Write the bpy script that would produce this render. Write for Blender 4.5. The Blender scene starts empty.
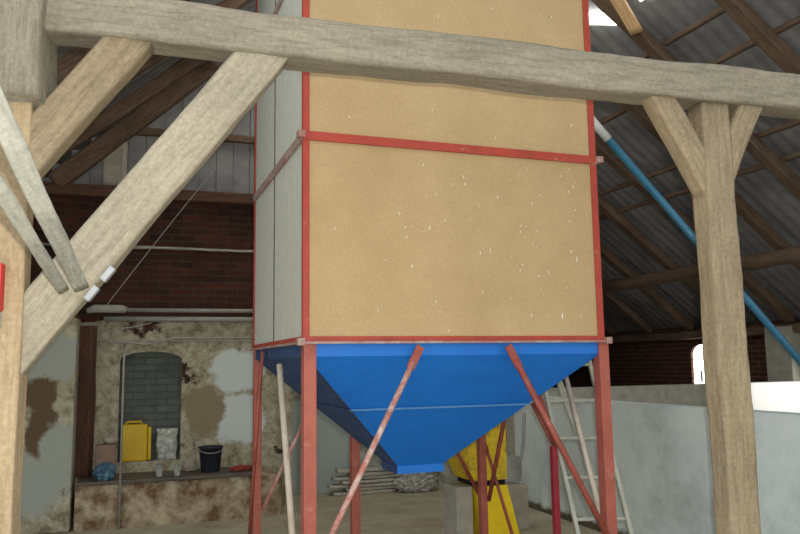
import bpy, bmesh, math, random
from math import sin, cos, tan, pi, radians, sqrt, atan2
from mathutils import Vector as V, Matrix as Mx, noise as mnoise
random.seed(4)
C = bpy.context.scene.collection
# ------------------------------------------------------------------ frames
CAM = V((0, 0, 1.6)); FPX = 767.0
ROLL = radians(.86); PITCH = math.atan(97/767.0)
fw = V((0, cos(PITCH), sin(PITCH))); up0 = V((0, -sin(PITCH), cos(PITCH))); r0 = V((1, 0, 0))
RT = r0*cos(ROLL) - up0*sin(ROLL); UP = r0*sin(ROLL) + up0*cos(ROLL)
A = radians(19.7)                         # the barn and the silo are turned by this
BO = V((-.563, 4.45, 0))
BF = Mx.Translation(BO) @ Mx.Rotation(A, 4, 'Z')
def Bw(x, y, z=0): return BF @ V((x, y, z))
AB = radians(13.7)                        # the timber tie frame
EF = Mx.Translation(V((1.67+sin(AB)*.11, 3.95-cos(AB)*.11, 0))) @ Mx.Rotation(AB, 4, 'Z')
# ------------------------------------------------------------------ materials
def nt(name, rough=.85, metal=0.0, spec=.3):
    m = bpy.data.materials.new(name); m.use_nodes = True
    n = m.node_tree.nodes; l = m.node_tree.links
    b = n['Principled BSDF']; b.inputs['Roughness'].default_value = rough
    b.inputs['Metallic'].default_value = metal; b.inputs['Specular IOR Level'].default_value = spec
    return m, n, l, b
def co(n, l, scale=(1, 1, 1)):
    t = n.new('ShaderNodeTexCoord'); mp = n.new('ShaderNodeMapping'); mp.inputs['Scale'].default_value = scale
    l.new(t.outputs['Object'], mp.inputs['Vector']); return mp.outputs['Vector']
def noi(n, l, vec, scale, detail=5, rough=.6, dist=0):
    t = n.new('ShaderNodeTexNoise'); t.inputs['Scale'].default_value = scale; t.inputs['Detail'].default_value = detail
    t.inputs['Roughness'].default_value = rough; t.inputs['Distortion'].default_value = dist
    l.new(vec, t.inputs['Vector']); return t.outputs['Fac']
def ramp(n, l, fac, stops):
    r = n.new('ShaderNodeValToRGB'); e = r.color_ramp.elements
    while len(e) < len(stops): e.new(.5)
    for k, (p, c) in zip(e, stops):
        k.position = p; k.color = (*c, 1) if len(c) == 3 else c
    l.new(fac, r.inputs['Fac']); return r.outputs['Color']
def mix(n, l, fac, a, b, mode='MIX'):
    m = n.new('ShaderNodeMix'); m.data_type = 'RGBA'; m.blend_type = mode
    for s, v in ((m.inputs['Factor'], fac), (m.inputs['A'], a), (m.inputs['B'], b)):
        if isinstance(v, (int, float)): s.default_value = v
        elif isinstance(v, tuple): s.default_value = (*v, 1)
        else: l.new(v, s)
    return m.outputs['Result']
def bump(n, l, b, fac, s=.3, d=.01):
    k = n.new('ShaderNodeBump'); k.inputs['Strength'].default_value = s; k.inputs['Distance'].default_value = d
    l.new(fac, k.inputs['Height']); l.new(k.outputs['Normal'], b.inputs['Normal'])
def S(r, g, bb):                          # sRGB 0..255 -> linear
    f = lambda c: (c/255/12.92 if c <= 10 else ((c/255+.055)/1.055)**2.4)
    return (f(r), f(g), f(bb))
def plain(name, c1, c2, scale=6, rough=.85, metal=0, bm=.25, spec=.3, stops=(.35, .65)):
    m, n, l, b = nt(name, rough, metal, spec); v = co(n, l)
    f = noi(n, l, v, scale, 8, .65)
    l.new(ramp(n, l, f, [(stops[0], c1), (stops[1], c2)]), b.inputs['Base Color']); bump(n, l, b, f, bm, .01); return m
def wood(name, c1, c2, c3, grain=14):
    m, n, l, b = nt(name, .85); v = co(n, l, (.9, 9, 9)); v2 = co(n, l, (.7, 1.6, 1.6)); v3 = co(n, l)
    g = noi(n, l, v, grain/3, 8, .7, .4); lg = noi(n, l, v2, 3.2, 4, .6); sp = noi(n, l, v3, 45, 5, .8)
    c = mix(n, l, ramp(n, l, lg, [(.35, (0, 0, 0)), (.66, (1, 1, 1))]), c1, c2)
    gm = ramp(n, l, g, [(.33, (1, 1, 1)), (.55, (0, 0, 0))])
    c = mix(n, l, mix(n, l, .62, (0, 0, 0), gm), c, c3)
    c = mix(n, l, .32, c, ramp(n, l, sp, [(.3, (.15, .15, .15)), (.7, (.85, .85, .85))]), 'OVERLAY')
    l.new(c, b.inputs['Base Color']); bump(n, l, b, g, .55, .012); return m
def painted(name, col, under, dust, amt=.5, rough=.55, uscale=5):
    """painted steel with rust showing and pale dust"""
    m, n, l, b = nt(name, rough, 0, .4); v = co(n, l)
    a = noi(n, l, v, uscale, 6, .7); d = noi(n, l, v, 11, 8, .8, .6)
    c = mix(n, l, ramp(n, l, a, [(.42, (0, 0, 0)), (.72, (1, 1, 1))]), col, under)
    dm = ramp(n, l, d, [(.66-.25*amt, (0, 0, 0)), (.85-.2*amt, (1, 1, 1))])
    c = mix(n, l, dm, c, dust)
    l.new(c, b.inputs['Base Color']); bump(n, l, b, d, .15, .004); return m
M = {}
M['beam'] = wood('weathered_beam', S(132, 126, 110), S(148, 140, 122), S(96, 90, 76))
M['post'] = wood('tan_timber', S(138, 124, 100), S(152, 137, 110), S(106, 92, 70))
M['postL'] = wood('light_timber', S(166, 146, 114), S(180, 160, 128), S(136, 116, 86))
M['brace'] = wood('pale_brace_timber', S(150, 143, 124), S(166, 157, 136), S(122, 112, 94))
M['darkwood'] = wood('dark_roof_timber', S(98, 80, 64), S(118, 98, 80), S(58, 46, 38))
M['redwood'] = wood('reddish_dark_timber', S(80, 56, 44), S(98, 70, 54), S(44, 34, 28))
M['litwood'] = wood('lit_rafter_wood', S(232, 190, 140), S(240, 204, 158), S(200, 150, 100))  # light on a rafter end, put into a pale orange wood
M['lath'] = wood('dusty_lath', S(168, 170, 160), S(190, 190, 178), S(120, 118, 108))
M['plank'] = wood('grey_plank', S(160, 158, 142), S(182, 180, 165), S(120, 116, 100))
M['red'] = painted('red_oxide_steel', S(170, 92, 76), S(140, 72, 58), S(190, 165, 150), .3)
M['redthin'] = painted('red_oxide_frame', S(172, 66, 50), S(150, 58, 44), S(185, 150, 130), .3)
M['redpale'] = painted('dusty_red_tube', S(190, 130, 118), S(150, 82, 68), S(208, 196, 186), .85)
M['redtube'] = painted('rusty_red_tube', S(160, 82, 68), S(120, 58, 46), S(190, 150, 136), .3)
M['crimson'] = painted('crimson_steel', S(150, 40, 52), S(120, 32, 40), S(170, 110, 110), .1)
M['whitebar'] = painted('whitish_steel', S(196, 186, 168), S(170, 150, 130), S(214, 206, 190), .5)
M['lip'] = painted('dusty_ledge_steel', S(150, 126, 116), S(160, 90, 78), S(182, 172, 160), .8)
M['blue'] = painted('blue_sheet_steel', S(22, 112, 200), S(18, 102, 188), S(80, 130, 186), .12, .5)
M['blueseam'] = painted('blue_seam', S(78, 124, 168), S(60, 112, 164), S(140, 156, 176), .4, .6)
M['bluedirtyshade'] = painted('dirty_shaded_blue_sheet', S(46, 72, 112), S(30, 56, 98), S(150, 150, 150), .4, .8, 9)  # dirt, plus the shade of the hopper's left side put into the blue
M['conc'] = plain('raw_concrete', S(152, 150, 136), S(176, 173, 158), 7)
M['white'] = plain('lime_white_and_daylit_wall', S(235, 236, 228), S(248, 248, 242), 4)  # lime flecks, and daylight on the pen wall put into the white
M['steel'] = plain('grey_galvanised', S(140, 140, 134), S(160, 160, 152), 10, .6, .3)
M['alu'] = plain('dull_ladder_grey', S(166, 166, 152), S(190, 190, 176), 12, .65, .1)
M['cable'] = plain('pale_cable', S(150, 150, 140), S(170, 168, 156), 12)
M['yellow'] = painted('yellow_machine_paint', S(246, 212, 30), S(228, 192, 24), S(150, 110, 40), .0, .5)
M['yellowdirty'] = painted('speckled_yellow_paint', S(228, 196, 34), S(210, 174, 30), S(120, 92, 50), .75, .6)
M['yplastic'] = plain('yellow_plastic', S(200, 165, 12), S(214, 178, 16), 3, .45)
M['black'] = plain('black_plastic', S(34, 36, 44), S(46, 48, 58), 6, .5)
M['dark'] = plain('black_gap', S(20, 20, 20), S(30, 28, 26), 6)
M['whitebox'] = plain('white_plastic', S(150, 154, 156), S(168, 172, 174), 8, .4)
M['redbox'] = plain('red_plastic', S(190, 40, 46), S(204, 52, 56), 5, .5)
M['redrag'] = plain('dull_red_cloth', S(150, 62, 50), S(120, 50, 42), 9)
M['bluebag'] = plain('blue_plastic_bag', S(42, 60, 92), S(96, 136, 150), 7, .5)
M['whitebag'] = plain('patterned_white_bag', S(120, 128, 118), S(208, 208, 196), 16, .7)
M['rag'] = plain('crumpled_pale_sack', S(132, 130, 118), S(190, 188, 176), 20)
M['stone'] = plain('pale_stone', S(140, 134, 118), S(166, 160, 144), 8)
M['pink'] = plain('pinkish_block', S(140, 112, 96), S(120, 104, 90), 8)
M['ledge'] = plain('grimy_ledge_masonry', S(104, 80, 56), S(178, 166, 138), 4.2, .9, 0, .6, .3, (.4, .62))
M['ledgetop'] = plain('dark_worn_slab', S(78, 70, 62), S(100, 92, 82), 5, .6)
M['floor'] = plain('dusty_concrete_floor', S(148, 140, 118), S(174, 166, 144), 2.2)
M['bluepipe'] = plain('blue_pipe', S(44, 104, 134), S(60, 120, 146), 6, .35, 0, .1, .5)
M['pipeend'] = plain('pale_pipe_sleeve', S(196, 200, 196), S(212, 214, 208), 6, .5)
# particle board with little white flecks
m, n, l, b = nt('particle_board', .9, 0, .15); v = co(n, l)
a = noi(n, l, v, 1.6, 4, .6); g = noi(n, l, v, 90, 4, .8)
c = mix(n, l, ramp(n, l, a, [(.3, (0, 0, 0)), (.7, (1, 1, 1))]), S(176, 150, 110), S(190, 164, 124))
c = mix(n, l, .3, c, ramp(n, l, g, [(.3, (.3, .3, .3)), (.7, (.7, .7, .7))]), 'OVERLAY')
l.new(c, b.inputs['Base Color']); bump(n, l, b, g, .1, .003); M['board'] = m
m, n, l, b = nt('grey_side_board', .9, 0, .15); v = co(n, l, (1, 1, 1)); g = noi(n, l, v, 12, 8, .7)
l.new(ramp(n, l, g, [(.3, S(182, 184, 168)), (.7, S(200, 200, 186))]), b.inputs['Base Color']); M['sideboard'] = m
# brick / plaster
def brickmat(name, axis='x', plaster=0.0, top=None, patches=(), pc=(S(150, 150, 132), S(126, 122, 104)), bc=(S(78, 46, 36), S(52, 36, 30)), mort=S(66, 54, 46)):
    m, n, l, b = nt(name, .92, 0, .15)
    t = n.new('ShaderNodeTexCoord'); s = n.new('ShaderNodeSeparateXYZ'); l.new(t.outputs['Object'], s.inputs[0])
    cb = n.new('ShaderNodeCombineXYZ'); l.new(s.outputs['X' if axis == 'x' else 'Y'], cb.inputs['X']); l.new(s.outputs['Z'], cb.inputs['Y'])
    br = n.new('ShaderNodeTexBrick'); l.new(cb.outputs[0], br.inputs['Vector'])
    br.inputs['Scale'].default_value = 1; br.inputs['Brick Width'].default_value = .25; br.inputs['Row Height'].default_value = .078
    br.inputs['Mortar Size'].default_value = .008; br.inputs['Color1'].default_value = (*bc[0], 1); br.inputs['Color2'].default_value = (*bc[1], 1)
    br.inputs['Mortar'].default_value = (*mort, 1)
    f = noi(n, l, t.outputs['Object'], 2.3, 8, .7); col = mix(n, l, .35, br.outputs['Color'], ramp(n, l, noi(n, l, t.outputs['Object'], 5, 6, .7), [(.3, (.1, .1, .1)), (.7, (.8, .8, .8))]), 'OVERLAY')
    h = f
    if plaster > 0:
        pf = noi(n, l, t.outputs['Object'], 4.5, 6, .65)
        pcol = ramp(n, l, noi(n, l, t.outputs['Object'], 7, 10, .78, .5), [(.36, S(112, 100, 80)), (.47, pc[1]), (.6, pc[0])])
        mask = ramp(n, l, f, [(plaster-.02, (1, 1, 1)), (plaster+.02, (0, 0, 0))])
        if top is not None:                                  # plaster only below a ragged line
            ma = n.new('ShaderNodeMath'); ma.operation = 'MULTIPLY_ADD'; ma.inputs[1].default_value = .18; l.new(f, ma.inputs[0]); ma.inputs[2].default_value = top-.09
            mb = n.new('ShaderNodeMath'); mb.operation = 'LESS_THAN'; l.new(s.outputs['Z'], mb.inputs[0]); l.new(ma.outputs[0], mb.inputs[1])
            mask = mix(n, l, 1.0, mask, mb.outputs[0], 'MULTIPLY')
        for (px, pz, rx, rz, pcl) in patches:                # stains and whitewash blotches, each with a place of its own
            vs = n.new('ShaderNodeVectorMath'); vs.operation = 'SUBTRACT'; l.new(cb.outputs[0], vs.inputs[0]); vs.inputs[1].default_value = (px, pz, 0)
            vd = n.new('ShaderNodeVectorMath'); vd.operation = 'DIVIDE'; l.new(vs.outputs[0], vd.inputs[0]); vd.inputs[1].default_value = (rx, rz, 1)
            ln = n.new('ShaderNodeVectorMath'); ln.operation = 'LENGTH'; l.new(vd.outputs[0], ln.inputs[0])
            ad = n.new('ShaderNodeMath'); ad.operation = 'MULTIPLY_ADD'; l.new(pf, ad.inputs[0]); ad.inputs[1].default_value = 1.3; l.new(ln.outputs['Value'], ad.inputs[2])
            lt = ramp(n, l, ad.outputs[0], [(0, (1, 1, 1)), (.5, (0, 0, 0))])
            mr = n.new('ShaderNodeMapRange'); l.new(ad.outputs[0], mr.inputs['Value']); mr.inputs['From Min'].default_value = 1.75; mr.inputs['From Max'].default_value = 1.55
            pcol = mix(n, l, mr.outputs[0], pcol, pcl)
            if pcl[0] < .12: pass
            else: mask = mix(n, l, mr.outputs[0], mask, (1, 1, 1))
        col = mix(n, l, mask, col, pcol)
    l.new(col, b.inputs['Base Color']); bump(n, l, b, f, .5, .02); return m
WW = S(198, 206, 200); BR = S(98, 82, 62); GB = S(158, 162, 152)
M['backwall'] = brickmat('plastered_brick', 'x', .62, 2.12, [(-1.75, 1.35, .16, .2, BR), (-1.72, 1.0, .16, .3, BR), (-1.75, 1.75, .4, .25, GB), (-1.55, .75, .2, .35, GB), (-1.9, .45, .4, .3, GB),
    (.25, 1.55, .3, .25, WW), (.3, 1.0, .3, .3, WW), (-.1, 1.1, .22, .3, S(136, 126, 100))], pc=(S(180, 176, 154), S(150, 144, 120)))
M['backwall2'] = brickmat('whitewashed_rear', 'x', .9, None, [(1.3, .55, .5, .6, S(160, 170, 164)), (1.9, 1.0, .2, .3, S(120, 118, 104))], pc=(S(176, 180, 168), S(150, 150, 134)))
M['brick'] = brickmat('dark_brick', 'y', 0, mort=S(92, 80, 68), bc=(S(84, 52, 40), S(66, 44, 36)))
M['bluebrick'] = brickmat('bricked_up_grey', 'x', 0, bc=(S(104, 108, 102), S(92, 97, 92)), mort=S(84, 87, 82))
m, n, l, b = nt('limewash_on_concrete', .9, 0, .15); v = co(n, l); a = noi(n, l, v, 1.4, 8, .7); d = noi(n, l, v, 9, 6, .7)
c = ramp(n, l, a, [(.3, S(180, 190, 184)), (.5, S(206, 216, 212)), (.7, S(218, 226, 220))])
c = mix(n, l, .25, c, ramp(n, l, d, [(.3, (.25, .25, .25)), (.7, (.7, .7, .7))]), 'OVERLAY')
t = n.new('ShaderNodeTexCoord'); s = n.new('ShaderNodeSeparateXYZ'); l.new(t.outputs['Object'], s.inputs[0])
ma = n.new('ShaderNodeMath'); ma.operation = 'MULTIPLY_ADD'; l.new(d, ma.inputs[0]); ma.inputs[1].default_value = .15; l.new(s.outputs['Z'], ma.inputs[2])
mr = n.new('ShaderNodeMapRange'); l.new(ma.outputs[0], mr.inputs['Value']); mr.inputs['From Min'].default_value = .17; mr.inputs['From Max'].default_value = .12
c = mix(n, l, mr.outputs[0], c, S(96, 88, 72)); l.new(c, b.inputs['Base Color']); bump(n, l, b, d, .2, .01); M['lime'] = m
# fibre cement roof sheets
m, n, l, b = nt('fibre_cement', .8, 0, .3); v = co(n, l, (1, 1, 1)); a = noi(n, l, v, 1.1, 6, .7)
l.new(ramp(n, l, a, [(.35, S(112, 112, 114)), (.65, S(150, 150, 148))]), b.inputs['Base Color']); M['roof'] = m
def emit(name, col, s):
    m, n, l, b = nt(name, .3); b.inputs['Base Color'].default_value = (*col, 1)
    b.inputs['Emission Color'].default_value = (*col, 1); b.inputs['Emission Strength'].default_value = s; return m
M['day'] = emit('daylit_frosted_pane', (1, .99, .97), 6)
M['sky'] = emit('daylit_translucent_sheet', (1, .97, .92), 5)
# ------------------------------------------------------------------ object helpers
ROOTM = {}
def Fr(loc, rz=A): return Mx.Translation(V(loc)) @ Mx.Rotation(rz, 4, 'Z')
def thing(name, label, cat, F, group=None):
    o = bpy.data.objects.new(name, None); C.objects.link(o); o.matrix_world = F; o.empty_display_size = .1
    ROOTM[o.name] = F.copy(); o['label'] = label; o['category'] = cat
    if group: o['group'] = group
    return o
def obj(name, bm, mat, parent=None, F=None, smooth=False):
    """bm is given in world coordinates when F is None, else already in frame F"""
    me = bpy.data.meshes.new(name)
    bmesh.ops.recalc_face_normals(bm, faces=bm.faces); bm.to_mesh(me); bm.free(); me.materials.append(M[mat])
    if smooth:
        for p in me.polygons: p.use_smooth = True
    o = bpy.data.objects.new(name, me); C.objects.link(o)
    W = F.copy() if F else Mx.Identity(4)
    if parent:
        o.parent = parent; o.matrix_local = ROOTM[parent.name].inverted() @ W
    else: o.matrix_world = W
    ROOTM[o.name] = W
    return o
def tag(o, label, cat, group=None):
    o['label'] = label; o['category'] = cat
    if group: o['group'] = group
    return o
def struct(name, bm, mat, F=None, smooth=False):
    o = obj(name, bm, mat, None, F, smooth); o['kind'] = 'structure'; return o
def box(bm, x0, x1, y0, y1, z0, z1, bev=0):
    g = bmesh.ops.create_cube(bm, size=1, matrix=Mx.Translation(((x0+x1)/2, (y0+y1)/2, (z0+z1)/2)) @ Mx.Diagonal((abs(x1-x0), abs(y1-y0), abs(z1-z0), 1)))
    if bev:
        es = list({e for vv in g['verts'] for e in vv.link_edges})
        bmesh.ops.bevel(bm, geom=es, offset=bev, segments=2, affect='EDGES', profile=.6)
    return bm
def nb(): return bmesh.new()
def boxes(*a, **k):
    bm = nb()
    for q in a: box(bm, *q, **k)
    return bm
def poly(bm, pts, faces):
    vs = [bm.verts.new(p) for p in pts]
    for f in faces: bm.faces.new([vs[i] for i in f])
    return bm
def dirF(p0, p1, up=V((0, 0, 1))):
    """frame with X along p0->p1, Z near up"""
    x = (p1-p0).normalized(); y = up.cross(x)
    if y.length < 1e-4: y = V((0, 1, 0))
    y.normalize(); z = x.cross(y)
    return Mx((( x.x, y.x, z.x, p0.x), (x.y, y.y, z.y, p0.y), (x.z, y.z, z.z, p0.z), (0, 0, 0, 1)))
def timber_bm(L, w, h, rough=.006, cr=.015, seed=0, taper=1.0, rnd=False, end0=0, end1=0):
    """hewn timber along X, section w (Y) x h (Z), rounded arrises and an uneven surface; end = shear of the cut ends (x per z)"""
    bm = nb(); k = max(6, int(L/.07)); sec = []
    if rnd:
        for i in range(16): a = 2*pi*i/16; sec.append((cos(a)*.5*w, sin(a)*.5*h))
    else:
        for (sx, sy, a0) in ((1, 1, 0), (-1, 1, 90), (-1, -1, 180), (1, -1, 270)):
            for j in range(3):
                a = radians(a0+45*j); sec.append((sx*(w/2-cr)+cr*cos(a), sy*(h/2-cr)+cr*sin(a)))
            gy, gz = w/2-cr*1.8, h/2-cr*1.8
            sec += {(1, 1): [(gy, h/2), (0, h/2), (-gy, h/2)], (-1, 1): [(-w/2, gz), (-w/2, 0), (-w/2, -gz)],
                    (-1, -1): [(-gy, -h/2), (0, -h/2), (gy, -h/2)], (1, -1): [(w/2, -gz), (w/2, 0), (w/2, gz)]}[(sx, sy)]
    rings = []
    for i in range(k+1):
        t = i/k; x = L*t; sc = 1+(taper-1)*t; ring = []
        o1 = mnoise.noise(V((x*.9, seed*7.1, 0)))*rough*2; o2 = mnoise.noise(V((x*.9, 0, seed*3.3)))*rough*2
        for (y, z) in sec:
            d = mnoise.noise(V((x*2.5, y*6+seed, z*6)))*rough*1.6 + mnoise.noise(V((x*14, y*18, z*18+seed)))*rough*.5
            r = max(1e-4, sqrt(y*y+z*z))
            yy = y*sc*(1+d/r)+o1; zz = z*sc*(1+d/r)+o2
            xx = x + (zz*end0*(1-t) + zz*end1*t)
            ring.append(bm.verts.new((xx, yy, zz)))
        rings.append(ring)
    m_ = len(sec)
    for a, b_ in zip(rings, rings[1:]):
        for i in range(m_): bm.faces.new((a[i], a[(i+1) % m_], b_[(i+1) % m_], b_[i]))
    bm.faces.new(rings[0]); bm.faces.new(rings[-1]); return bm
def timber(name, p0, p1, w, h, mat, parent=None, up=V((0, 0, 1)), **k):
    p0 = V(p0); p1 = V(p1); return obj(name, timber_bm((p1-p0).length, w, h, **k), mat, parent, dirF(p0, p1, up), True)
def tube(bm, pts, r, n_=10, cap=True):
    pts = [V(p) for p in pts]; prev = None
    rr = r if isinstance(r, (list, tuple)) else [r]*len(pts); rings = []
    u = None
    for i, p in enumerate(pts):
        d = (pts[min(i+1, len(pts)-1)]-pts[max(i-1, 0)]).normalized()
        if u is None: u = d.orthogonal().normalized()
        u = (u - d*u.dot(d)).normalized(); w = d.cross(u)
        rings.append([bm.verts.new(p+(u*cos(2*pi*j/n_)+w*sin(2*pi*j/n_))*rr[i]) for j in range(n_)])
    for a, b_ in zip(rings, rings[1:]):
        for j in range(n_): bm.faces.new((a[j], a[(j+1) % n_], b_[(j+1) % n_], b_[j]))
    if cap: bm.faces.new(rings[0]); bm.faces.new(rings[-1])
    return bm
def bar(bm, p0, p1, w, h, up=V((0, 0, 1))):
    F = dirF(V(p0), V(p1), up); L = (V(p1)-V(p0)).length
    bmesh.ops.create_cube(bm, size=1, matrix=F @ Mx.Translation((L/2, 0, 0)) @ Mx.Diagonal((L, w, h, 1))); return bm
def lathe(bm, prof, n_=24, c=(0, 0)):
    rings = [[bm.verts.new((c[0]+r*cos(2*pi*j/n_), c[1]+r*sin(2*pi*j/n_), z)) for j in range(n_)] for r, z in prof]
    for a, b_ in zip(rings, rings[1:]):
        for j in range(n_): bm.faces.new((a[j], a[(j+1) % n_], b_[(j+1) % n_], b_[j]))
    bm.faces.new(rings[0]); bm.faces.new(rings[-1]); return bm
def lump(sx, sy, sz, seed, amp=.25, freq=2.5, sub=4):
    bm = nb(); bmesh.ops.create_icosphere(bm, subdivisions=sub, radius=1)
    for v_ in bm.verts:
        d = 1+amp*mnoise.noise(v_.co*freq+V((seed, 0, 0)))+amp*.5*mnoise.noise(v_.co*freq*2.7+V((0, seed, 0)))
        v_.co = V((v_.co.x*sx*d, v_.co.y*sy*d, max(-sz*.85, v_.co.z*sz*d)+sz*.85))
    return bm
# ------------------------------------------------------------------ the building
HE, SL = 2.15, .75          # right eaves height at x=8 and slope
def zr(x): return HE+SL*(8-x)
def zl(x): return 2.6+.85*(x+3.2)
XR = (8.15-5.32)/1.6; ZR = zr(XR)
YB, YN, YG = 4.7, -2.6, 11.0
struct('floor', boxes((-6, 11, -9, 13, -.2, 0)), 'floor', BF)
# corrugated roof planes: sheets lap in courses down the slope
def roof(name, x0, x1, zf, y0, y1, hole=None):
    bm = nb(); per = .177; nseg = int((y1-y0)/per*8); courses = 4
    for cidx in range(courses):
        xa = x0+(x1-x0)*cidx/courses; xb = x0+(x1-x0)*(cidx+1.04)/courses
        rows = []
        for k in range(2):
            x = (xa, xb)[k]; lift = .03+(.014 if k else 0)+.02
            rows.append([bm.verts.new((x, y0+(y1-y0)*i/nseg, zf(x)+lift+.007*cos(2*pi*(y0+(y1-y0)*i/nseg)/per))) for i in range(nseg+1)])
        for i in range(nseg):
            if hole and cidx == hole[0] and hole[1] < y0+(y1-y0)*(i+.5)/nseg < hole[2]: continue
            bm.faces.new((rows[0][i], rows[0][i+1], rows[1][i+1], rows[1][i]))
    return struct(name, bm, 'roof', BF, True)
roof('ceiling', XR, 8.5, lambda x: zr(x)+.14, YN, YG)
roof('ceiling_left_slope', XR, -3.7, lambda x: zl(x)+.14, 1.0, YB)
roof('ceiling_far_slope', XR, -3.7, lambda x: zl(x)+.14, YB+.3, YG)
# small translucent strips let into the roof slope, then large unseen ones added for fill (just under the sheets, resting on the battens)
def onroof(x, y, dz=0): return (x, y, zr(x)+.14+dz)
def slab(pts, t, mat, name):
    bm = nb(); q = [V(p) for p in pts]; lo = [p-V((0, 0, t)) for p in q]
    poly(bm, [*q, *lo], [(0, 1, 2, 3), (7, 6, 5, 4), (0, 4, 5, 1), (1, 5, 6, 2), (2, 6, 7, 3), (3, 7, 4, 0)])
    return struct(name, bm, mat, BF)
slab([onroof(3.72, 2.61, -.01), onroof(3.955, 2.24, -.01), onroof(4.05, 2.30, -.01), onroof(3.81, 2.77, -.01)], .01, 'sky', 'window_3')
slab([onroof(3.88, 1.58, -.01), onroof(3.97, 1.58, -.01), onroof(3.97, 1.88, -.01), onroof(3.88, 1.88, -.01)], .01, 'sky', 'window_4')
slab([onroof(1.95, 2.9), onroof(3.15, 2.9), onroof(3.15, 5.0), onroof(1.95, 5.0)], .01, 'sky', 'fill_skylight_right')  # added fill light for the rear, hidden behind the silo
slab([(.1, 1.2, zl(.1)+.14), (1.5, 1.2, zl(1.5)+.14), (1.5, 3.6, zl(1.5)+.14), (.1, 3.6, zl(.1)+.14)], .01, 'sky', 'fill_skylight_left')  # added fill light on the left slope, above the view
# right eaves wall with arched stable window
def KK(w): return .75 if w < .5 else .28
def arch(w, h, n_=10, k=.75):           # outline of an arched opening, base centre at 0,0, round head
    r = w/2; return [(-r, 0), (r, 0)] + [(r*cos(pi*i/n_), h-r*KK(w)+r*KK(w)*sin(pi*i/n_)) for i in range(n_+1)]
def wall_arch(name, mat, axis, c, t, a0, a1, z1, ac, zb, w, h, F=BF, z0=0, ztop=None):
    """wall at axis-constant c..c+t from a0 to a1 with one arched hole"""
    bm = nb(); out = arch(w, h); out = [(ac+p, zb+q) for p, q in out]
    ztop = ztop or (lambda a: z1)
    P = lambda a, z, d: (c+d, a, z) if axis == 'x' else (a, c+d, z)
    for d in (0, t):
        l_ = out[0]; r_ = out[1]; head = out[2:]
        top = [bm.verts.new(P(a0, ztop(a0), d)), bm.verts.new(P(a1, ztop(a1), d))]; bot = [bm.verts.new(P(a0, z0, d)), bm.verts.new(P(a1, z0, d))]
        hv = [bm.verts.new(P(p, q, d)) for p, q in head]; lv = bm.verts.new(P(*l_, d)); rv = bm.verts.new(P(*r_, d))
        lt, rt = bm.verts.new(P(l_[0], ztop(l_[0]), d)), bm.verts.new(P(r_[0], ztop(r_[0]), d))
        lb, rb = bm.verts.new(P(l_[0], z0, d)), bm.verts.new(P(r_[0], z0, d))
        tv = [bm.verts.new(P(p, ztop(p), d)) for p, q in head]
        bm.faces.new((bot[0], lb, lv, hv[-1], lt, top[0])); bm.faces.new((rb, bot[1], top[1], rt, hv[0], rv)); bm.faces.new((lb, rb, rv, lv))
        for i in range(len(hv)-1): bm.faces.new((hv[i], hv[i+1], tv[i+1], tv[i]))
    # reveal
    ring = [out[0], out[1]]+out[2:]
    for i in range(len(ring)):
        p, q = ring[i], ring[(i+1) % len(ring)]
        bm.faces.new([bm.verts.new(P(*p, 0)), bm.verts.new(P(*q, 0)), bm.verts.new(P(*q, t)), bm.verts.new(P(*p, t))])
    for (pa, pb) in (((a0, z0), (a1, z0)), ((a1, z0), (a1, ztop(a1))), ((a0, ztop(a0)), (a0, z0)), ((a1, ztop(a1)), (a0, ztop(a0)))):
        bm.faces.new([bm.verts.new(P(*pa, 0)), bm.verts.new(P(*pb, 0)), bm.verts.new(P(*pb, t)), bm.verts.new(P(*pa, t))])
    return struct(name, bm, mat, F)
WY, WZ, WWD, WH = 5.99, 1.15, .46, .70
wall_arch('wall_right', 'brick', 'x', 8.0, .3, YN, YG, HE, WY, WZ, WWD, WH)
def wpane(name, axis, c, ac, zb, w, h, mat, th=.01):
    bm = nb(); o = arch(w, h); P = lambda a, z, d: (c+d, a, z) if axis == 'x' else (a, c+d, z)
    f = [bm.verts.new(P(ac+p, zb+q, 0)) for p, q in o]; g = [bm.verts.new(P(ac+p, zb+q, th)) for p, q in o]
    bm.faces.new(f); bm.faces.new(g)
    for i in range(len(f)): bm.faces.new((f[i], f[(i+1) % len(f)], g[(i+1) % len(f)], g[i]))
    return bm
w1 = struct('window_1', wpane('p', 'x', 8.05, WY, WZ, WWD, WH, 'day'), 'day', BF)
bm = nb(); bar(bm, (8.035, WY-.23, WZ+.46), (8.035, WY+.23, WZ+.46), .02, .02); bar(bm, (8.035, WY+.03, WZ), (8.035, WY+.03, WZ+.68), .012, .012); box(bm, 8.02, 8.04, WY+.01, WY+.05, WZ+.08, WZ+.26)
obj('window_bar', bm, 'steel', w1, BF)
# added glowing pane on the solid wall, out of view, to go with the pen spot
struct('pen_spot_pane', wpane('p', 'x', 7.985, 1.9, WZ, WWD, WH, 'day'), 'day', BF)
# left eaves wall, gables
struct('wall_left', boxes((-3.5, -3.2, 3.0, YB+.4, 0, 2.65)), 'backwall', BF)
def gable(name, y, t, x0, x1, z0, mat, F=BF):
    xs = sorted({x0, x1, XR} if x0 < XR < x1 else {x0, x1}); zz = lambda x: (zl(x) if x < XR else zr(x))+.17
    bm = nb()
    for d in (0, t):
        bm.faces.new([bm.verts.new((x0, y+d, z0)), bm.verts.new((x1, y+d, z0))]+[bm.verts.new((x, y+d, zz(x))) for x in reversed(xs)])
    bm.faces.new([bm.verts.new(p) for p in ((x0, y, z0), (x1, y, z0), (x1, y+t, z0), (x0, y+t, z0))])
    return struct(name, bm, mat, F)
gable('wall_far', YG, .3, -3.4, 8.2, 0, 'brick')
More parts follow.
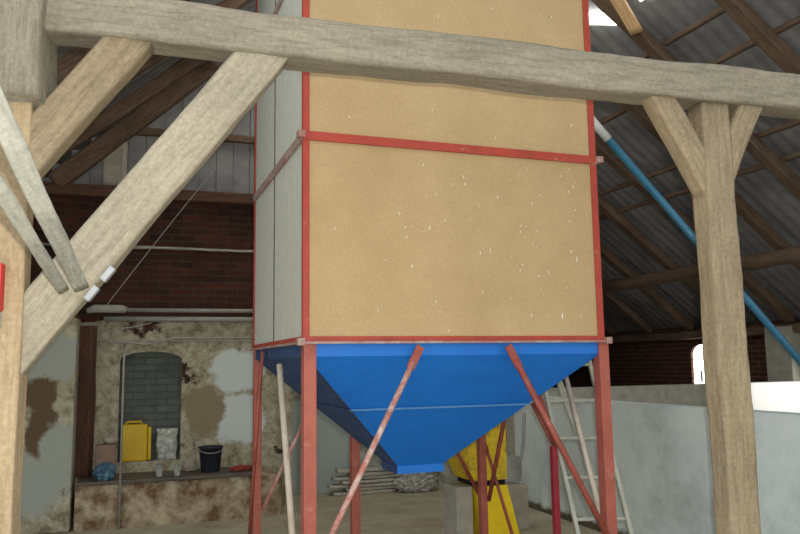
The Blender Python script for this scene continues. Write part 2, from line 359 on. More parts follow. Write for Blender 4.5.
# rear wall left of the silo: plastered masonry with a bricked-up arched window, sheet cladding above
wall_arch('wall_back', 'backwall', 'y', YB, .38, -3.3, .9, 3.5, -.69, .58, .66, 1.2)
wall = bpy.data.objects['wall_back']
struct('wall_buttress', boxes((-3.2, -1.435, 4.1, YB, 0, 2.2), bev=.04), 'backwall', BF)
struct('window_2', wpane('p', 'y', YB+.2, -.69, .58, .66, 1.2, 'bluebrick', .06), 'bluebrick', BF)
struct('wall_rear', boxes((.9, 4.3, 5.35, 5.65, 0, 3.5), (.62, .9, YB+.38, 5.65, 0, 3.5)), 'backwall2', BF)
# vertical weatherboards on the gable above the brick
bm = nb(); x = -3.2; k = 0
while x < 4.2:
    z1 = (min(zl(x), zl(x+.2)) if x < XR else zr(x+.2))+.1; box(bm, x, x+.195, YB+.1+.012*(k % 2), YB+.14+.012*(k % 2), 3.4, z1); x += .2; k += 1
struct('wall_gable_cladding', bm, 'roof', BF)
struct('wall_inner', boxes((4.0, 4.3, 5.65, YG, 0, 3.5)), 'brick', BF)
# wall plates and rails of the rear wall
tag(timber('wall_plate', Bw(-3.1, YB-.06, 3.56), Bw(.9, YB-.06, 3.56), .16, .13, 'redwood', seed=3), 'dark reddish timber plate lying along the top of the rear brick wall', 'beam')
tag(timber('timber_rail', Bw(-2.7, YB+.02, 4.32), Bw(2.4, YB+.02, 4.32), .08, .09, 'darkwood', seed=5), 'thin dark rail across the gable cladding left of the silo', 'beam')
tag(timber('timber_rail', Bw(-3.1, YB-.03, 2.95), Bw(.88, YB-.03, 2.95), .05, .03, 'plank', seed=6), 'narrow pale batten fixed across the rear brick wall above the pipes', 'batten')
tag(timber('gable_strut', Bw(-1.75, YB-.12, 3.62), Bw(-.05, YB-.12, 5.2), .14, .2, 'darkwood', seed=8), 'dark sloping gable timber seen between the two big braces', 'beam')
tag(timber('gable_gap_strip', Bw(-1.13, YB+.0, 3.64), Bw(-1.13, YB+.0, 4.2), .12, .24, 'conc', seed=9), 'pale upright stud for a roof sheet gap behind the upper brace', 'strip')  # pale piece put in for a gap between roof sheets
tag(timber('wall_post', Bw(-1.355, YB-.10, .475), Bw(-1.355, YB-.10, 2.06), .15, .16, 'redwood', seed=10), 'dark reddish upright timber standing on the ledge against the rear wall', 'post')
# roof timbers of the right slope
ords = ['first', 'second', 'third', 'fourth', 'fifth', 'sixth', 'seventh', 'eighth', 'ninth', 'tenth', 'eleventh']
RY = [.96, 2.08, 3.0, 4.05, 5.1, 6.12, 7.2, 8.3, 9.4]
for i, y in enumerate([-1.4, -.2]+RY):
    if i < 2: continue
    tag(timber('rafter', Bw(XR+.05, y, zr(XR+.05)-.05), Bw(7.97, y, zr(7.97)-.05), .15, .12, 'darkwood', seed=20+i),
        'dark rafter under the right roof slope, %s counting from the nearest back into the barn' % ords[i-2], 'rafter', 'rafters of the right roof slope')
bx = [3.15, 4.37, 4.75, 5.57, 5.9]
names = ['highest', 'second highest', 'middle', 'second lowest', 'lowest']
for i, x in enumerate(bx):
    tag(timber('roof_batten', Bw(x, YN+.3, zr(x)+.075), Bw(x, YG-.1, zr(x)+.075), .06, .06, 'darkwood', seed=40+i),
        'thin dark batten lying across the right rafters, %s of the five' % names[i], 'batten', 'battens of the right roof slope')
tag(timber('log_purlin', Bw(6.74, YN+.3, zr(6.74)-.24), Bw(6.74, YG-.1, zr(6.74)-.24), .2, .2, 'darkwood', seed=50, rnd=True, rough=.012), 'thick round log purlin low under the right roof slope', 'purlin')
tag(timber('eaves_plate', Bw(7.925, YN+.3, HE-.14), Bw(7.925, YG-.1, HE-.14), .13, .13, 'darkwood', seed=51), 'dark timber plate along the top of the right brick wall', 'beam')
for i, y in enumerate([1.15, 2.15, 3.15, 4.15]):
    tag(timber('rafter', Bw(XR-.05, y, zl(XR-.05)-.02), Bw(-3.18, y, zl(-3.18)-.02), .1, .15, 'darkwood', seed=60+i),
        'dark rafter under the left roof slope, %s counting from the nearest' % ords[i], 'rafter', 'rafters of the left roof slope')
tag(timber('lit_rafter_end', Bw(3.60, 1.83, zr(3.60)-.13), Bw(4.0, 2.01, zr(4.0)-.13), .13, .04, 'litwood', seed=70, rough=.003, cr=.004), 'bright board painted as the lit end of a rafter beside the silo top', 'board')  # lit end of a dark rafter, its brightness put into the wood colour
# ------------------------------------------------------------------ pens of limewashed concrete
struct('wall_pen_front', boxes((3.3, 3.48, -3.0, 3.7, 0, 1.22)), 'lime', BF)
struct('wall_pen_back', boxes((3.3, 6.45, 3.7, 3.9, 0, 1.285)), 'conc', BF)
struct('wall_pen_white', boxes((6.45, 8.0, 3.7, 3.9, 0, 1.285)), 'white', BF)  # white paint partly stands in for daylight on this end of the wall
struct('trim_1', boxes((7.8, 8.0, 3.95, 4.4, 0, 2.05)), 'conc', BF)
# ------------------------------------------------------------------ rear ledge and its things
def Bl(x, y, z=0, rz=0): return BF @ Mx.Translation((x, y, z)) @ Mx.Rotation(rz, 4, 'Z')
lg = thing('masonry_ledge', 'long grimy masonry ledge with a worn dark top along the rear wall', 'ledge', Bl(-.9, 4.35))
bm = nb(); sec = [(-.25, 0), (-.25, .30), (-.235, .38), (-.20, .43), (.345, .43), (.345, 0)]
xs = [-.5+2.1*i/60 for i in range(61)]; rings = []
for x in xs:
    e = min(1, (1.6-x)/.12) if x > 1.48 else 1; e = sqrt(max(0, 1-(1-e)**2)) if e < 1 else 1
    rings.append([bm.verts.new((x, (y if y > 0 else y*(.5+.5*e))+.02*mnoise.noise(V((x*3, z*4, 1))) if y < .3 else .345, z*(.75+.25*e)+(.012*mnoise.noise(V((x*2.2, 3, y))) if z > 0 else 0))) for y, z in sec])
for a, b_ in zip(rings, rings[1:]):
    for j in range(6): bm.faces.new((a[j], a[(j+1) % 6], b_[(j+1) % 6], b_[j]))
bm.faces.new(rings[0]); bm.faces.new(rings[-1])
obj('ledge_body', bm, 'ledge', lg, Bl(-.9, 4.35))
obj('ledge_top', box(nb(), -.49, 1.35, -.24, .34, .435, .47, bev=.01), 'ledgetop', lg, Bl(-.9, 4.35))
LT = .472
F = Bl(-1.13, 4.4, LT)
tag(obj('concrete_block', box(nb(), -.1, .1, -.12, .12, 0, .34, bev=.02), 'pink', None, F), 'pinkish upright block on the ledge beside the dark post', 'block')
tag(obj('stone', lump(.07, .06, .045, 3), 'stone', None, Bl(-1.09, 4.4, LT+.342), True), 'pale round stone on top of the pinkish block', 'stone')
tag(obj('plastic_bag', lump(.1, .08, .09, 9, .45, 3), 'bluebag', None, Bl(-1.13, 4.2, LT), True), 'crumpled blue plastic bag on the left end of the ledge', 'bag')
# yellow canister standing in the window recess
F = Bl(-.84, 4.80, .58)
y_ = thing('jerrycan', 'yellow plastic canister standing in the bricked-up window recess', 'canister', F)
obj('body', box(nb(), -.15, .13, -.07, .07, 0, .40, bev=.02), 'yplastic', y_, F)
bm = nb(); box(bm, .135, .17, -.06, .06, .01, .37, bev=.01); obj('side_rib', bm, 'yplastic', y_, F)
obj('handle', tube(nb(), [(-.1, 0, .395), (-.09, 0, .425), (.06, 0, .425), (.07, 0, .395)], .012), 'yplastic', y_, F)
# patterned sack
bm = nb(); box(bm, -.10, .10, -.06, .06, 0, .34); bmesh.ops.subdivide_edges(bm, edges=bm.edges, cuts=5, use_grid_fill=True)
for v_ in bm.verts: v_.co += V((mnoise.noise(v_.co*9), mnoise.noise(v_.co*9+V((5, 0, 0))), 0))*.022; v_.co.x *= 1+.15*(v_.co.z/.34)
tag(obj('paper_sack', bm, 'whitebag', None, Bl(-.50, 4.80, .58), True), 'pale patterned sack standing right of the yellow canister', 'sack')
tag(obj('stone', lump(.08, .06, .07, 13), 'stone', None, Bl(-.27, 4.5, LT), True), 'pale lump of stone on the ledge left of the black bucket', 'stone')
for k, (x, lab) in enumerate(((-.60, 'small glass jar lying on the ledge below the yellow canister'), (-.42, 'small glass jar on the ledge below the patterned sack'))):
    F = Bl(x, 4.2, LT); j = thing('jar', lab, 'jar', F, None)
    obj('glass', lathe(nb(), [(.02, 0), (.032, .004), (.034, .08), (.024, .095), (.024, .1)], 16), 'whitebag', j, F, True)
    obj('lid', lathe(nb(), [(.026, .101), (.027, .103), (.027, .115), (.02, .118)], 16), 'steel', j, F, True)
F = Bl(-.06, 4.38, LT)
bk = thing('bucket', 'black plastic bucket standing on the ledge', 'bucket', F)
obj('body', lathe(nb(), [(.095, 0), (.1, .004), (.125, .25), (.135, .252), (.135, .268), (.12, .268), (.115, .25), (.09, .012)], 28), 'black', bk, F, True)
obj('handle', tube(nb(), [(.132*cos(a), -.03-.10*sin(a), .255-.05*sin(a)) for a in [pi*i/14 for i in range(15)]], .004, 6), 'steel', bk, F)
tag(obj('rag', lump(.13, .07, .03, 21, .4, 3), 'redrag', None, Bl(.27, 4.3, LT), True), 'dull red cloth on the ledge right of the bucket', 'cloth')
# pipes along the rear wall
def pipe_on_wall(name, x0, x1, y, z, r, mat, label, cat):
    tag(obj(name, tube(nb(), [(x0, y, z), (x1, y, z)], r, 14), mat, None, BF, True), label, cat)
P1 = thing('water_pipe', 'upper grey pipe running along the rear wall to the silo', 'pipe', Bl(-1.35, YB-.05, 2.24))
obj('pipe_run', tube(nb(), [(-1.0, YB-.05, 2.24), (.88, YB-.05, 2.24)], .024, 14), 'steel', P1, BF, True)
obj('pipe_sleeve', tube(nb(), [(-1.38, YB-.06, 2.22), (-1.3, YB-.06, 2.25), (-1.02, YB-.06, 2.25), (-.97, YB-.06, 2.24)], [.03, .045, .045, .035], 14), 'cable', P1, BF, True)
pipe_on_wall('water_pipe', -1.2, .88, YB-.05, 2.14, .03, 'steel', 'lower brownish grey pipe under the other pipe on the rear wall', 'pipe')
bm = nb(); pts = [(-1.25, YB-.03, 2.0), (-1.1, YB-.05, 2.02), (-.9, YB-.05, 2.05), (-.7, YB-.04, 2.10)]; tube(bm, pts, .008, 8)
tag(obj('cable', bm, 'cable', None, BF, True), 'short sagging cable under the pipes at the left', 'cable')
bm = nb(); tube(bm, [(-1.25, YB-.02, 1.90), (-.98, YB-.02, 1.885), (-.75, YB-.04, 1.86), (-.45, YB-.03, 1.93), (.86, YB-.02, 1.93)], .012, 8)
tube(bm, [(-.75, YB-.02, 1.895), (-.45, YB-.02, 1.90), (.86, YB-.02, 1.895)], .01, 8)
tag(obj('cable', bm, 'cable', None, BF, True), 'pair of pale cables fixed above the bricked-up window', 'cable')
tag(obj('conduit', tube(nb(), [(-.98, 4.05, 0), (-.98, 4.05, 1.6), (-.98, 4.1, 1.78), (-.98, 4.66, 1.86)], .012, 8), 'steel', None, BF, True), 'thin upright grey conduit standing in front of the ledge', 'pipe')
def at(px, py, Y):
    d = fw+RT*((px-400)/FPX)-UP*((py-267)/FPX); return CAM+d*(Y/d.y)
tag(obj('wire', tube(nb(), [at(106, 306, 7.8), at(130, 275, 7.8), at(175, 218, 7.9), at(218, 165, 8.0)], .004, 6), 'cable', None), 'thin pale wire running diagonally up the rear brick wall', 'wire')
# ------------------------------------------------------------------ silo
SW, SD = 2.03, 1.85; ZB, ZM, ZT = 1.735, 2.965, 4.16; ZTT = 5.2
si = thing('grain_silo', 'square grain silo of tan board panels in a red steel frame over a blue hopper', 'silo', BF)
def sp(name, bm, mat, smooth=False, parent=None): return obj(name, bm, mat, parent or si, BF, smooth)
# panels (front, back, left, right) in three tiers
tiers = [(ZB, ZM), (ZM, ZT), (ZT, ZTT)]
for (z0, z1) in tiers:
    sp('front_panel', boxes((.03, SW-.03, .004, .02, z0+.02, z1)), 'board')
    sp('back_panel', boxes((.03, SW-.03, SD-.02, SD-.004, z0+.02, z1)), 'board')
    h = .52*SD
    sp('side_panel', boxes((.004, .02, .03, h-.006, z0+.02, z1)), 'sideboard'); sp('side_panel', boxes((.004, .02, h+.006, SD-.03, z0+.02, z1)), 'sideboard')
    sp('side_panel', boxes((SW-.02, SW-.004, .03, SD-.03, z0+.02, z1)), 'sideboard')
sp('panel_seam', boxes((-.002, .004, .52*SD-.007, .52*SD+.007, ZB, ZTT)), 'ledgetop')
# little flecks of lime thrown on the front boards
bm = nb(); rs = random.Random(8)
for k in range(85):
    x = rs.uniform(.1, 1.9); z = rs.uniform(1.78, 2.9) if k < 60 else rs.uniform(2.96, 4.1)
    if k < 45: x = rs.uniform(.55, 1.9) if rs.random() < .7 else x
    w = rs.uniform(.001, .0022); hh = rs.uniform(.004, .022)*(1.8 if rs.random() < .12 else 1); s = rs.uniform(-.3, .3)*hh
    poly(bm, [(x, .0, z), (x+w, .0, z+hh*.2), (x+s+w, .0, z+hh), (x+s-w*.3, .0, z+hh*.9), (x-w, .0, z+hh*.4),
              (x, .005, z), (x+w, .005, z+hh*.2), (x+s+w, .005, z+hh), (x+s-w*.3, .005, z+hh*.9), (x-w, .005, z+hh*.4)],
         [(0, 1, 2, 3, 4), (0, 1, 6, 5), (1, 2, 7, 6), (2, 3, 8, 7), (3, 4, 9, 8), (4, 0, 5, 9)])
o = sp('lime_flecks', bm, 'white'); o['kind'] = 'stuff'; o['label'] = 'little white flecks of lime on the front boards'
# corner posts of angle iron above the hopper, stouter legs below
for (x, y, sx, sy) in ((0, 0, 1, 1), (SW, 0, -1, 1), (0, SD, 1, -1), (SW, SD, -1, -1)):
    bm = nb(); t = .006; w = .034 if x < 1 else .042
    box(bm, min(x, x+sx*w), max(x, x+sx*w), min(y-sy*t, y), max(y-sy*t, y), ZB, ZTT)
    box(bm, min(x-sx*t, x), max(x-sx*t, x), min(y-sy*t, y+sy*w), max(y-sy*t, y+sy*w), ZB, ZTT); sp('corner_post', bm, 'redthin')
    w = .075 if y < 1 else .062; bm = nb(); x = x+(.035 if x > 1 and y < 1 else -.02 if x > 1 else 0)
    box(bm, min(x, x+sx*w), max(x, x+sx*w), min(y-sy*t, y+sy*w), max(y-sy*t, y+sy*w), .012, ZB, bev=.006); lgo = sp('leg', bm, 'red')
    sp('foot_plate', boxes((x+sx*.035-.09, x+sx*.035+.09, y+sy*.035-.09, y+sy*.035+.09, 0, .012)), 'red', False, lgo)
def railset(z, hgt, mat, nm, out=.008):
    sp(nm, boxes((-.004, SW+.004, -out, .003, z-hgt/2, z+hgt/2)), mat); sp(nm, boxes((-.004, SW+.004, SD-.003, SD+out, z-hgt/2, z+hgt/2)), mat)
    sp(nm, boxes((-out, .003, .002, SD-.002, z-hgt/2, z+hgt/2)), mat if nm != 'middle_rail' else 'lip'); sp(nm, boxes((SW-.003, SW+out, .002, SD-.002, z-hgt/2, z+hgt/2)), mat)
railset(ZM, .054, 'redthin', 'middle_rail', .014); railset(ZT, .042, 'redthin', 'middle_rail', .014)
railset(ZB+.018, .028, 'redthin', 'bottom_rail', .012)
# dusty flange that sticks out round the bottom
sp('flange', boxes((-.04, SW+.04, -.035, .0, ZB-.012, ZB+.002)), 'lip'); sp('flange', boxes((-.035, 0, 0, SD, ZB-.012, ZB+.002)), 'lip')
sp('flange', boxes((SW, SW+.035, 0, SD, ZB-.012, ZB+.002)), 'lip'); sp('flange', boxes((-.04, SW+.04, SD, SD+.035, ZB-.012, ZB+.002)), 'lip')
for (x, y) in ((-.02, 0), (SW+.02, 0)):
    for z in (ZB+.0, ZM): sp('bolt_lug', boxes((x-.022, x+.022, -.045, .02, z-.022, z+.022), bev=.006), 'lip')
# hopper: vertical lip, four sloping sheets, short outlet spout
lipz = ZB-.085; oz0, oz1 = .845, .90; ox0, ox1, oy0, oy1 = .83, 1.17, .755, 1.095
hp = sp('hopper', poly(nb(), [(0.07, .01, ZB-.012), (SW-.035, .01, ZB-.012), (SW-.035, .01, lipz), (.07, .01, lipz),
    (0.07, .016, ZB-.012), (SW-.035, .016, ZB-.012), (SW-.035, .016, lipz), (.07, .016, lipz)],
    [(0, 1, 2, 3), (4, 7, 6, 5), (0, 4, 5, 1), (1, 5, 6, 2), (2, 6, 7, 3), (3, 7, 4, 0)]), 'blue')
hp['label'] = 'blue funnel hopper'
def sheet(a, b_, c_, d, mat, nm, t=.004):
    q = [V(p) for p in (a, b_, c_, d)]; nrm = (q[1]-q[0]).cross(q[3]-q[0]).normalized()*t
    bm = nb(); poly(bm, q+[p+nrm for p in q], [(0, 1, 2, 3), (7, 6, 5, 4), (0, 4, 5, 1), (1, 5, 6, 2), (2, 6, 7, 3), (3, 7, 4, 0)]); return sp(nm, bm, mat, False, hp)
T = [(.02, .012, lipz), (SW-.02, .012, lipz), (SW-.02, SD-.012, lipz), (.02, SD-.012, lipz)]
O = [(ox0, oy0, oz1), (ox1, oy0, oz1), (ox1, oy1, oz1), (ox0, oy1, oz1)]
names4 = ['hopper_front_sheet', 'hopper_right_sheet', 'hopper_back_sheet', 'hopper_left_sheet']
for k in range(4): sheet(T[k], T[(k+1) % 4], O[(k+1) % 4], O[k], ['blue', 'blue', 'blue', 'bluedirtyshade'][k], 'sloping_sheet')
sp('rim_band', boxes((.006, .014, .07, SD-.07, lipz, ZB-.012)), 'bluedirtyshade', False, hp)
sp('rim_band', boxes((SW-.014, SW-.006, .07, SD-.07, lipz, ZB-.012)), 'blue', False, hp)
sp('rim_band', boxes((.07, SW-.07, SD-.014, SD-.006, lipz, ZB-.012)), 'blue', False, hp)
sp('outlet_spout', boxes((ox0-.004, ox0, oy0, oy1, oz0, oz1)), 'bluedirtyshade', False, hp)  # left face darker, shade put into the sheet colour
sp('outlet_spout', boxes((ox0-.004, ox1+.004, oy0-.004, oy0, oz0, oz1), (ox0-.004, ox1+.004, oy1, oy1+.004, oz0, oz1), (ox1, ox1+.004, oy0, oy1, oz0, oz1)), 'blue', False, hp)
# welded lap seam round the hopper
tt = .44; L_ = [V(T[k]).lerp(V(O[k]), tt) for k in range(4)]
for k in (0, 3, 1):
    a, b_ = L_[k], L_[(k+1) % 4]; nrm = (b_-a).normalized(); bm = nb(); off = V((0, -.006, -.004)) if k == 0 else V((-.006, 0, -.004)) if k == 3 else V((.006, 0, -.004))
    bar(bm, a+off, b_+off, .012, .012); sp('lap_seam', bm, 'blueseam' if k != 3 else 'bluedirtyshade', False, hp)
# hopper braces: flat red bracket at the rim and a tube down to the leg
def brace(p0, p1, mat, r=.018, bracket=True):
    p0 = V(p0); p1 = V(p1); o_ = sp('brace', tube(nb(), [p0.lerp(p1, .07), p1], r, 10), mat, True)
    if bracket:
        bm = nb(); bar(bm, p0, p0.lerp(p1, .1), .05, .012, V((0, -1, 0)) if abs(p0.x-p1.x) > .1 else V((1, 0, 0))); sp('bracket', bm, 'redtube', False, o_)
brace((.71, -.035, ZB-.03), (.02, -.03, .40), 'redpale', .018)
brace((1.30, -.035, ZB-.03), (SW-.0, -.03, .38), 'redtube', .02)
brace((-.03, .62, ZB-.03), (-.025, .05, .3), 'whitebar', .02, False)
brace((-.03, 1.25, ZB-.03), (-.025, SD-.05, .3), 'redtube', .014)
brace((.70, SD+.03, ZB-.03), (.05, SD+.03, .4), 'redpale', .015)
brace((1.30, SD+.03, ZB-.03), (SW-.05, SD+.03, .45), 'redtube', .018)
brace((SW+.03, .62, ZB-.03), (SW+.025, .05, .3), 'whitebar', .018, False)
brace((SW+.03, 1.25, ZB-.03), (SW-.005, SD-.05, .42), 'redtube', .018)
# shorter mid legs under the hopper
lgo = sp('mid_leg', boxes((.795, .865, SD-.07, SD, .012, ZB), bev=.006), 'red'); sp('foot_plate', boxes((.74, .92, SD-.12, SD+.05, 0, .012)), 'red', False, lgo)
lgo = sp('mid_leg', boxes((1.965, 2.01, .60, .645, .012, .99), bev=.005), 'crimson'); sp('foot_plate', boxes((1.92, 2.09, .55, .71, 0, .012)), 'crimson', False, lgo)
lgo['label'] = 'short crimson leg'
brace((2.0, .62, .98), (1.86, .68, 1.30), 'redtube', .018, False)
brace((2.0, .60, .97), (1.80, .50, 1.42), 'redtube', .018, False)
brace((1.99, SD-.03, .98), (2.19, 1.62, .02), 'redtube', .014, False)
# ------------------------------------------------------------------ timber frame in front of the silo
def E(s, d, z): return EF @ V((s, d, z))
UPN = EF.to_3x3() @ V((0, -1, 0))
tag(timber('tie_beam', E(-3.52, .09, 3.125), E(2.6, .09, 2.962), .19, .195, 'beam', seed=1, rough=.008, cr=.02, taper=1.03), 'long weathered grey tie beam crossing in front of the silo', 'beam')
def wpost(name, s, z0, z1, w, label, mat, seed, **k):
    return tag(timber(name, E(s, .085, z0), E(s, .085, z1), w, .14, mat, None, UPN, seed=seed, **k), label, 'post')
wpost('timber_post', -.036, 0, 2.925, .172, 'tan hewn post with two short braces right of the silo', 'post', 12, rough=.008, taper=.97)
wpost('timber_post', -3.43, 0, 2.75, .245, 'light tan square post at the left edge carrying both long braces', 'postL', 13, rough=.004, cr=.01)
def wbrace(s0, z0, s1, z1, w, label, mat, seed, d=.09, th=.11, **k):
    return tag(timber('knee_brace', E(s0, d, z0), E(s1, d, z1), w, th, mat, None, UPN, seed=seed, **k), label, 'brace')
wbrace(-2.318, 3.06, -3.43, 1.575, .20, 'longest pale brace from the left post up to the tie beam', 'brace', 14, .09, .12, rough=.006)
wbrace(-2.91, 3.06, -3.42, 2.37, .175, 'shorter upper brace between the left post and the tie beam', 'post', 15, .09, .12, rough=.005)
wbrace(-.38, 3.04, -.06, 2.44, .13, 'short brace on the left side of the right post', 'post', 16, .085, .11)
wbrace(.255, 3.04, -.01, 2.52, .13, 'short brace on the right side of the right post', 'post', 17, .085, .11)
# head block on the left post
tag(timber('post_head', E(-3.42, .05, 2.70), E(-3.42, .05, 3.7), .34, .33, 'beam', None, UPN, seed=18, rough=.016, cr=.04), 'thick rounded grey post head where the tie beam ends at top left', 'post')
# white clips under the long brace
for k, (s, z) in enumerate(((-3.045, 1.905), (-2.985, 1.985))):
    p = E(s, .0, z); ang = atan2(1.29, .98)
    F = Mx.Translation(p) @ Mx.Rotation(AB, 4, 'Z') @ Mx.Rotation(-ang, 4, 'Y')
    b0 = thing('junction_box', ('lower' if k == 0 else 'upper')+' of two small white boxes on the underside of the long brace', 'electrical box', F, 'white boxes on the long brace')
    obj('box_body', box(nb(), -.034, .034, -.02, .03, -.013, .013, bev=.004), 'whitebox', b0, F)
    obj('box_lid', box(nb(), -.028, .028, -.024, -.0195, -.009, .009), 'whitebox', b0, F)
# dusty laths running up past the camera at the left
for k, (q0, q1, lab) in enumerate((((-30, 52, 1.52), (81, 287, 3.10), 'upper of two dusty grey laths slanting in from the left edge'), ((-47, 118, 1.62), (63, 289, 3.08), 'lower of two dusty grey laths slanting in from the left edge'))):
    p0 = at(*q0); p1 = at(*q1); vw = ((p0+p1)/2-CAM).normalized()
    tag(timber('lath', p0, p1, .058-.015*k, .028, 'lath', None, -vw, seed=30+k, rough=.003, cr=.006), lab, 'lath')
# red box with white label on left post
F = EF @ Mx.Translation((-3.46, -.03, 1.89))
rb = thing('switch_box', 'red box fixed to the left post at the picture edge', 'electrical box', F)
obj('box_body', box(nb(), -.09, .088, -.025, .04, -.06, .13, bev=.008), 'redbox', rb, F)
obj('box_foot', box(nb(), -.085, .083, -.02, .03, -.13, -.062, bev=.004), 'whitebox', rb, F)
# ------------------------------------------------------------------ things behind the silo
# yellow machine
F = Fr(at(486, 500, 7.3)*1.0, A); F.translation.z = 0
ym = thing('grain_cleaner', 'yellow sheet-metal grain cleaner standing behind the silo legs', 'machine', F)
def fr(x0, x1, X0, X1, y0, y1, z0, z1): # frustum
    return poly(nb(), [(x0, y0, z0), (x1, y0, z0), (x1, y1, z0), (x0, y1, z0), (X0, y0, z1), (X1, y0, z1), (X1, y1, z1), (X0, y1, z1)], [(0, 3, 2, 1), (4, 5, 6, 7), (0, 1, 5, 4), (1, 2, 6, 5), (2, 3, 7, 6), (3, 0, 4, 7)])
obj('lower_body', fr(-.12, .24, -.19, .12, -.2, .2, 0.02, .50), 'yellow', ym, F)
obj('feed_hopper', fr(-.22, .12, -.46, .125, -.2, .2, .55, 1.05), 'yellowdirty', ym, F)
obj('slot_frame', boxes((-.2, .11, -.18, .18, .50, .55)), 'dark', ym, F)
obj('motor_housing', box(nb(), -.36, -.2, -.15, .15, 0, .5, bev=.015), 'conc', ym, F)
obj('foot', boxes((-.11, .23, -.19, .19, 0, .02)), 'dark', ym, F)
# block, shovel, stack, sack
bc = at(514, 478, 7.72); bF = Fr((bc.x, bc.y, 0))
tag(obj('concrete_block', box(nb(), -.13, .1, -.1, .1, 0, .42, bev=.015), 'stone', None, bF), 'pale concrete block on the floor at the corner of the pen', 'block')
F = bF @ Mx.Translation((0, 0, .421))
sh = thing('shovel', 'grey scoop shovel propped on the pale block by the pen corner', 'shovel', F)
bm = nb(); n1 = 8; vs = []
for t2 in (0, .006):
    for i in range(n1+1):
        for j in range(n1+1):
            u = i/n1*2-1; w_ = j/n1; vs.append(bm.verts.new((u*.12*(.75+.25*sin(w_*pi/2+.3)), .03+t2-.05*(1-u*u)*.6+.1*w_*.4, w_*.25*(1-.12*u*u)+.02)))
N = n1+1
for t2 in range(2):
    for i in range(n1):
        for j in range(n1):
            a = t2*N*N+i*N+j; bm.faces.new([vs[a], vs[a+1], vs[a+N+1], vs[a+N]])
obj('blade', bm, 'steel', sh, F, True)
obj('handle', tube(nb(), [(.05, .04, .14), (.12, .05, .25), (.15, .055, .4), (.17, .06, .68)], .016, 10), 'steel', sh, F, True)
ys = 5.25
nmz = ['bottom', 'second', 'third', 'fourth', 'fifth', 'sixth', 'top']
for k, (x0, x1, dy, rz) in enumerate(((1.5, 2.3, 0, 0), (1.65, 2.4, .01, .05), (1.45, 2.3, 0, -.05), (1.6, 2.35, -.02, .06), (1.5, 2.4, .01, -.04), (1.7, 2.42, -.02, .09), (1.55, 2.3, .0, -.07))):
    F = Bl((x0+x1)/2, 5.1+dy, .045*k+.021, rz)
    tag(obj('plank', timber_bm(x1-x0, .16, .036, .003, .006, 80+k), 'plank', None, F @ Mx.Translation((-(x1-x0)/2, 0, 0)), True),
        'pale plank stacked by the rear wall, '+('%s one of the pile' % nmz[k] if k in (0, 6) else '%s from the bottom of the pile' % nmz[k]), 'plank', 'pale planks stacked by the rear wall')
tag(obj('sack', lump(.27, .13, .12, 33, .35, 4, 5), 'rag', None, Bl(2.55, 4.95), True), 'crumpled pale sack on the floor directly behind the hopper outlet', 'sack')
# ladder
ld0 = [at(592, 572, 5.62), at(642, 572, 5.62)]
lF = Fr(at(617, 572, 5.62), 0); fl = lF.translation.z; lF.translation.z = 0
ld = thing('ladder', 'grey ladder leaning up behind the right silo leg', 'ladder', lF)
a0, a1 = at(541, 372, 6.25), at(588, 356, 6.25); b0, b1 = at(578, 534, 5.75), at(631, 534, 5.75)
rails = []
for (p, q) in ((a0, b0), (a1, b1)):
    d = (q-p); lo = p+d*((0.012-p.z)/d.z); hi = p-d*(1.15/abs(d.z)); rails.append((hi, lo))
    o = obj('rail', bar(nb(), hi, lo, .028, .05, V((0, 1, 0))), 'alu', ld, Mx.Identity(4))
H0, L0 = rails[0]; H1, L1 = rails[1]
for k in range(10):
    z = .175+.28*k
    f0 = (z-L0.z)/(H0.z-L0.z); f1 = (z-L1.z)/(H1.z-L1.z)
    if f0 > .98: break
    p, q = L0.lerp(H0, f0), L1.lerp(H1, f1)
    obj('rung', tube(nb(), [p, q], .014, 8), 'alu', ld, Mx.Identity(4))
# loose slat leaning with the ladder
pa, pb = at(556, 372, 6.5), at(575, 425, 6.35); d = pb-pa; pb = pa+d*((0.03-pa.z)/d.z)
tag(timber('slat', pa-d*.9, pb, .05, .02, 'plank', None, V((0, -1, 0)), seed=90, rough=.002, cr=.004), 'thin pale wooden slat leaning behind the ladder', 'slat')
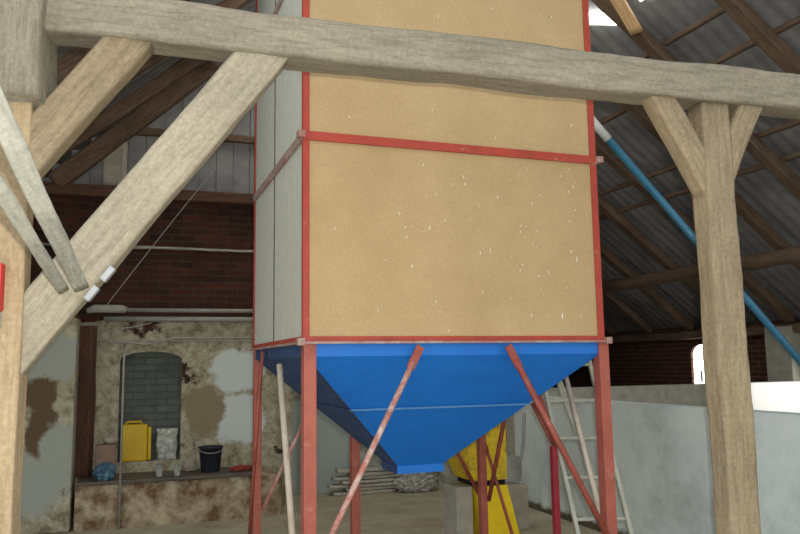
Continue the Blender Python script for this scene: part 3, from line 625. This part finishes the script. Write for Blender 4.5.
# blue pipe
bp0, bp1 = at(582, 109, 5.7), at(800, 361, 6.5); dd = bp1-bp0; bp2 = bp0+dd*((.03-bp0.z)/dd.z)
PF = Mx.Identity(4); PF.translation = V((bp2.x, bp2.y, 0))
bp = thing('auger_pipe', 'long blue pipe slanting down from the silo behind the right post', 'pipe', PF)
obj('pipe_run', tube(nb(), [bp0.lerp(bp1, .11), bp2], .03, 18), 'bluepipe', bp, Mx.Identity(4), True)
obj('pipe_sleeve', tube(nb(), [bp0, bp0.lerp(bp1, .11)], .034, 18), 'pipeend', bp, Mx.Identity(4), True)
# ------------------------------------------------------------------ camera, light
cd = bpy.data.cameras.new('camera'); cam = bpy.data.objects.new('camera', cd); C.objects.link(cam)
cam.matrix_world = Mx(((RT.x, UP.x, -fw.x, CAM.x), (RT.y, UP.y, -fw.y, CAM.y), (RT.z, UP.z, -fw.z, CAM.z), (0, 0, 0, 1)))
cd.sensor_width = 36; cd.lens = 36*FPX/800; cd.clip_start = .05; cd.clip_end = 200
bpy.context.scene.camera = cam
w = bpy.data.worlds.new('world'); bpy.context.scene.world = w; w.use_nodes = True
bg = w.node_tree.nodes['Background']; bg.inputs['Color'].default_value = (.93, .97, 1, 1); bg.inputs['Strength'].default_value = 1.1
def light(kind, name, loc, power, col=(1, 1, 1), size=.1, rot=None, **k):
    ldt = bpy.data.lights.new(name, kind); ldt.energy = power; ldt.color = col
    if kind == 'AREA': ldt.shape = 'RECTANGLE'; ldt.size = size; ldt.size_y = k.get('sy', size)
    else: ldt.shadow_soft_size = size
    if kind == 'SPOT': ldt.spot_size = k.get('ang', 1.5); ldt.spot_blend = .8
    o = bpy.data.objects.new(name, ldt); C.objects.link(o); o.location = loc
    if rot is not None: o.rotation_euler = rot
    return o
light('POINT', 'camera_flash', (.05, .0, 1.68), 400, (1, .98, .95), .02)
# added spot to brighten the white pen wall; the right wall is solid here
q = light('SPOT', 'added_pen_spot', Bw(7.93, 1.9, 1.6), 190, (1, 1, .98), .1, ang=.75)
tgt = Bw(7.35, 3.7, 1.2); q.rotation_euler = (tgt-q.location).to_track_quat('-Z', 'Y').to_euler()
vs_ = bpy.context.scene.view_settings; vs_.view_transform = 'Standard'; vs_.look = 'None'; vs_.gamma = 1; vs_.exposure = 0; vs_.use_curve_mapping = False
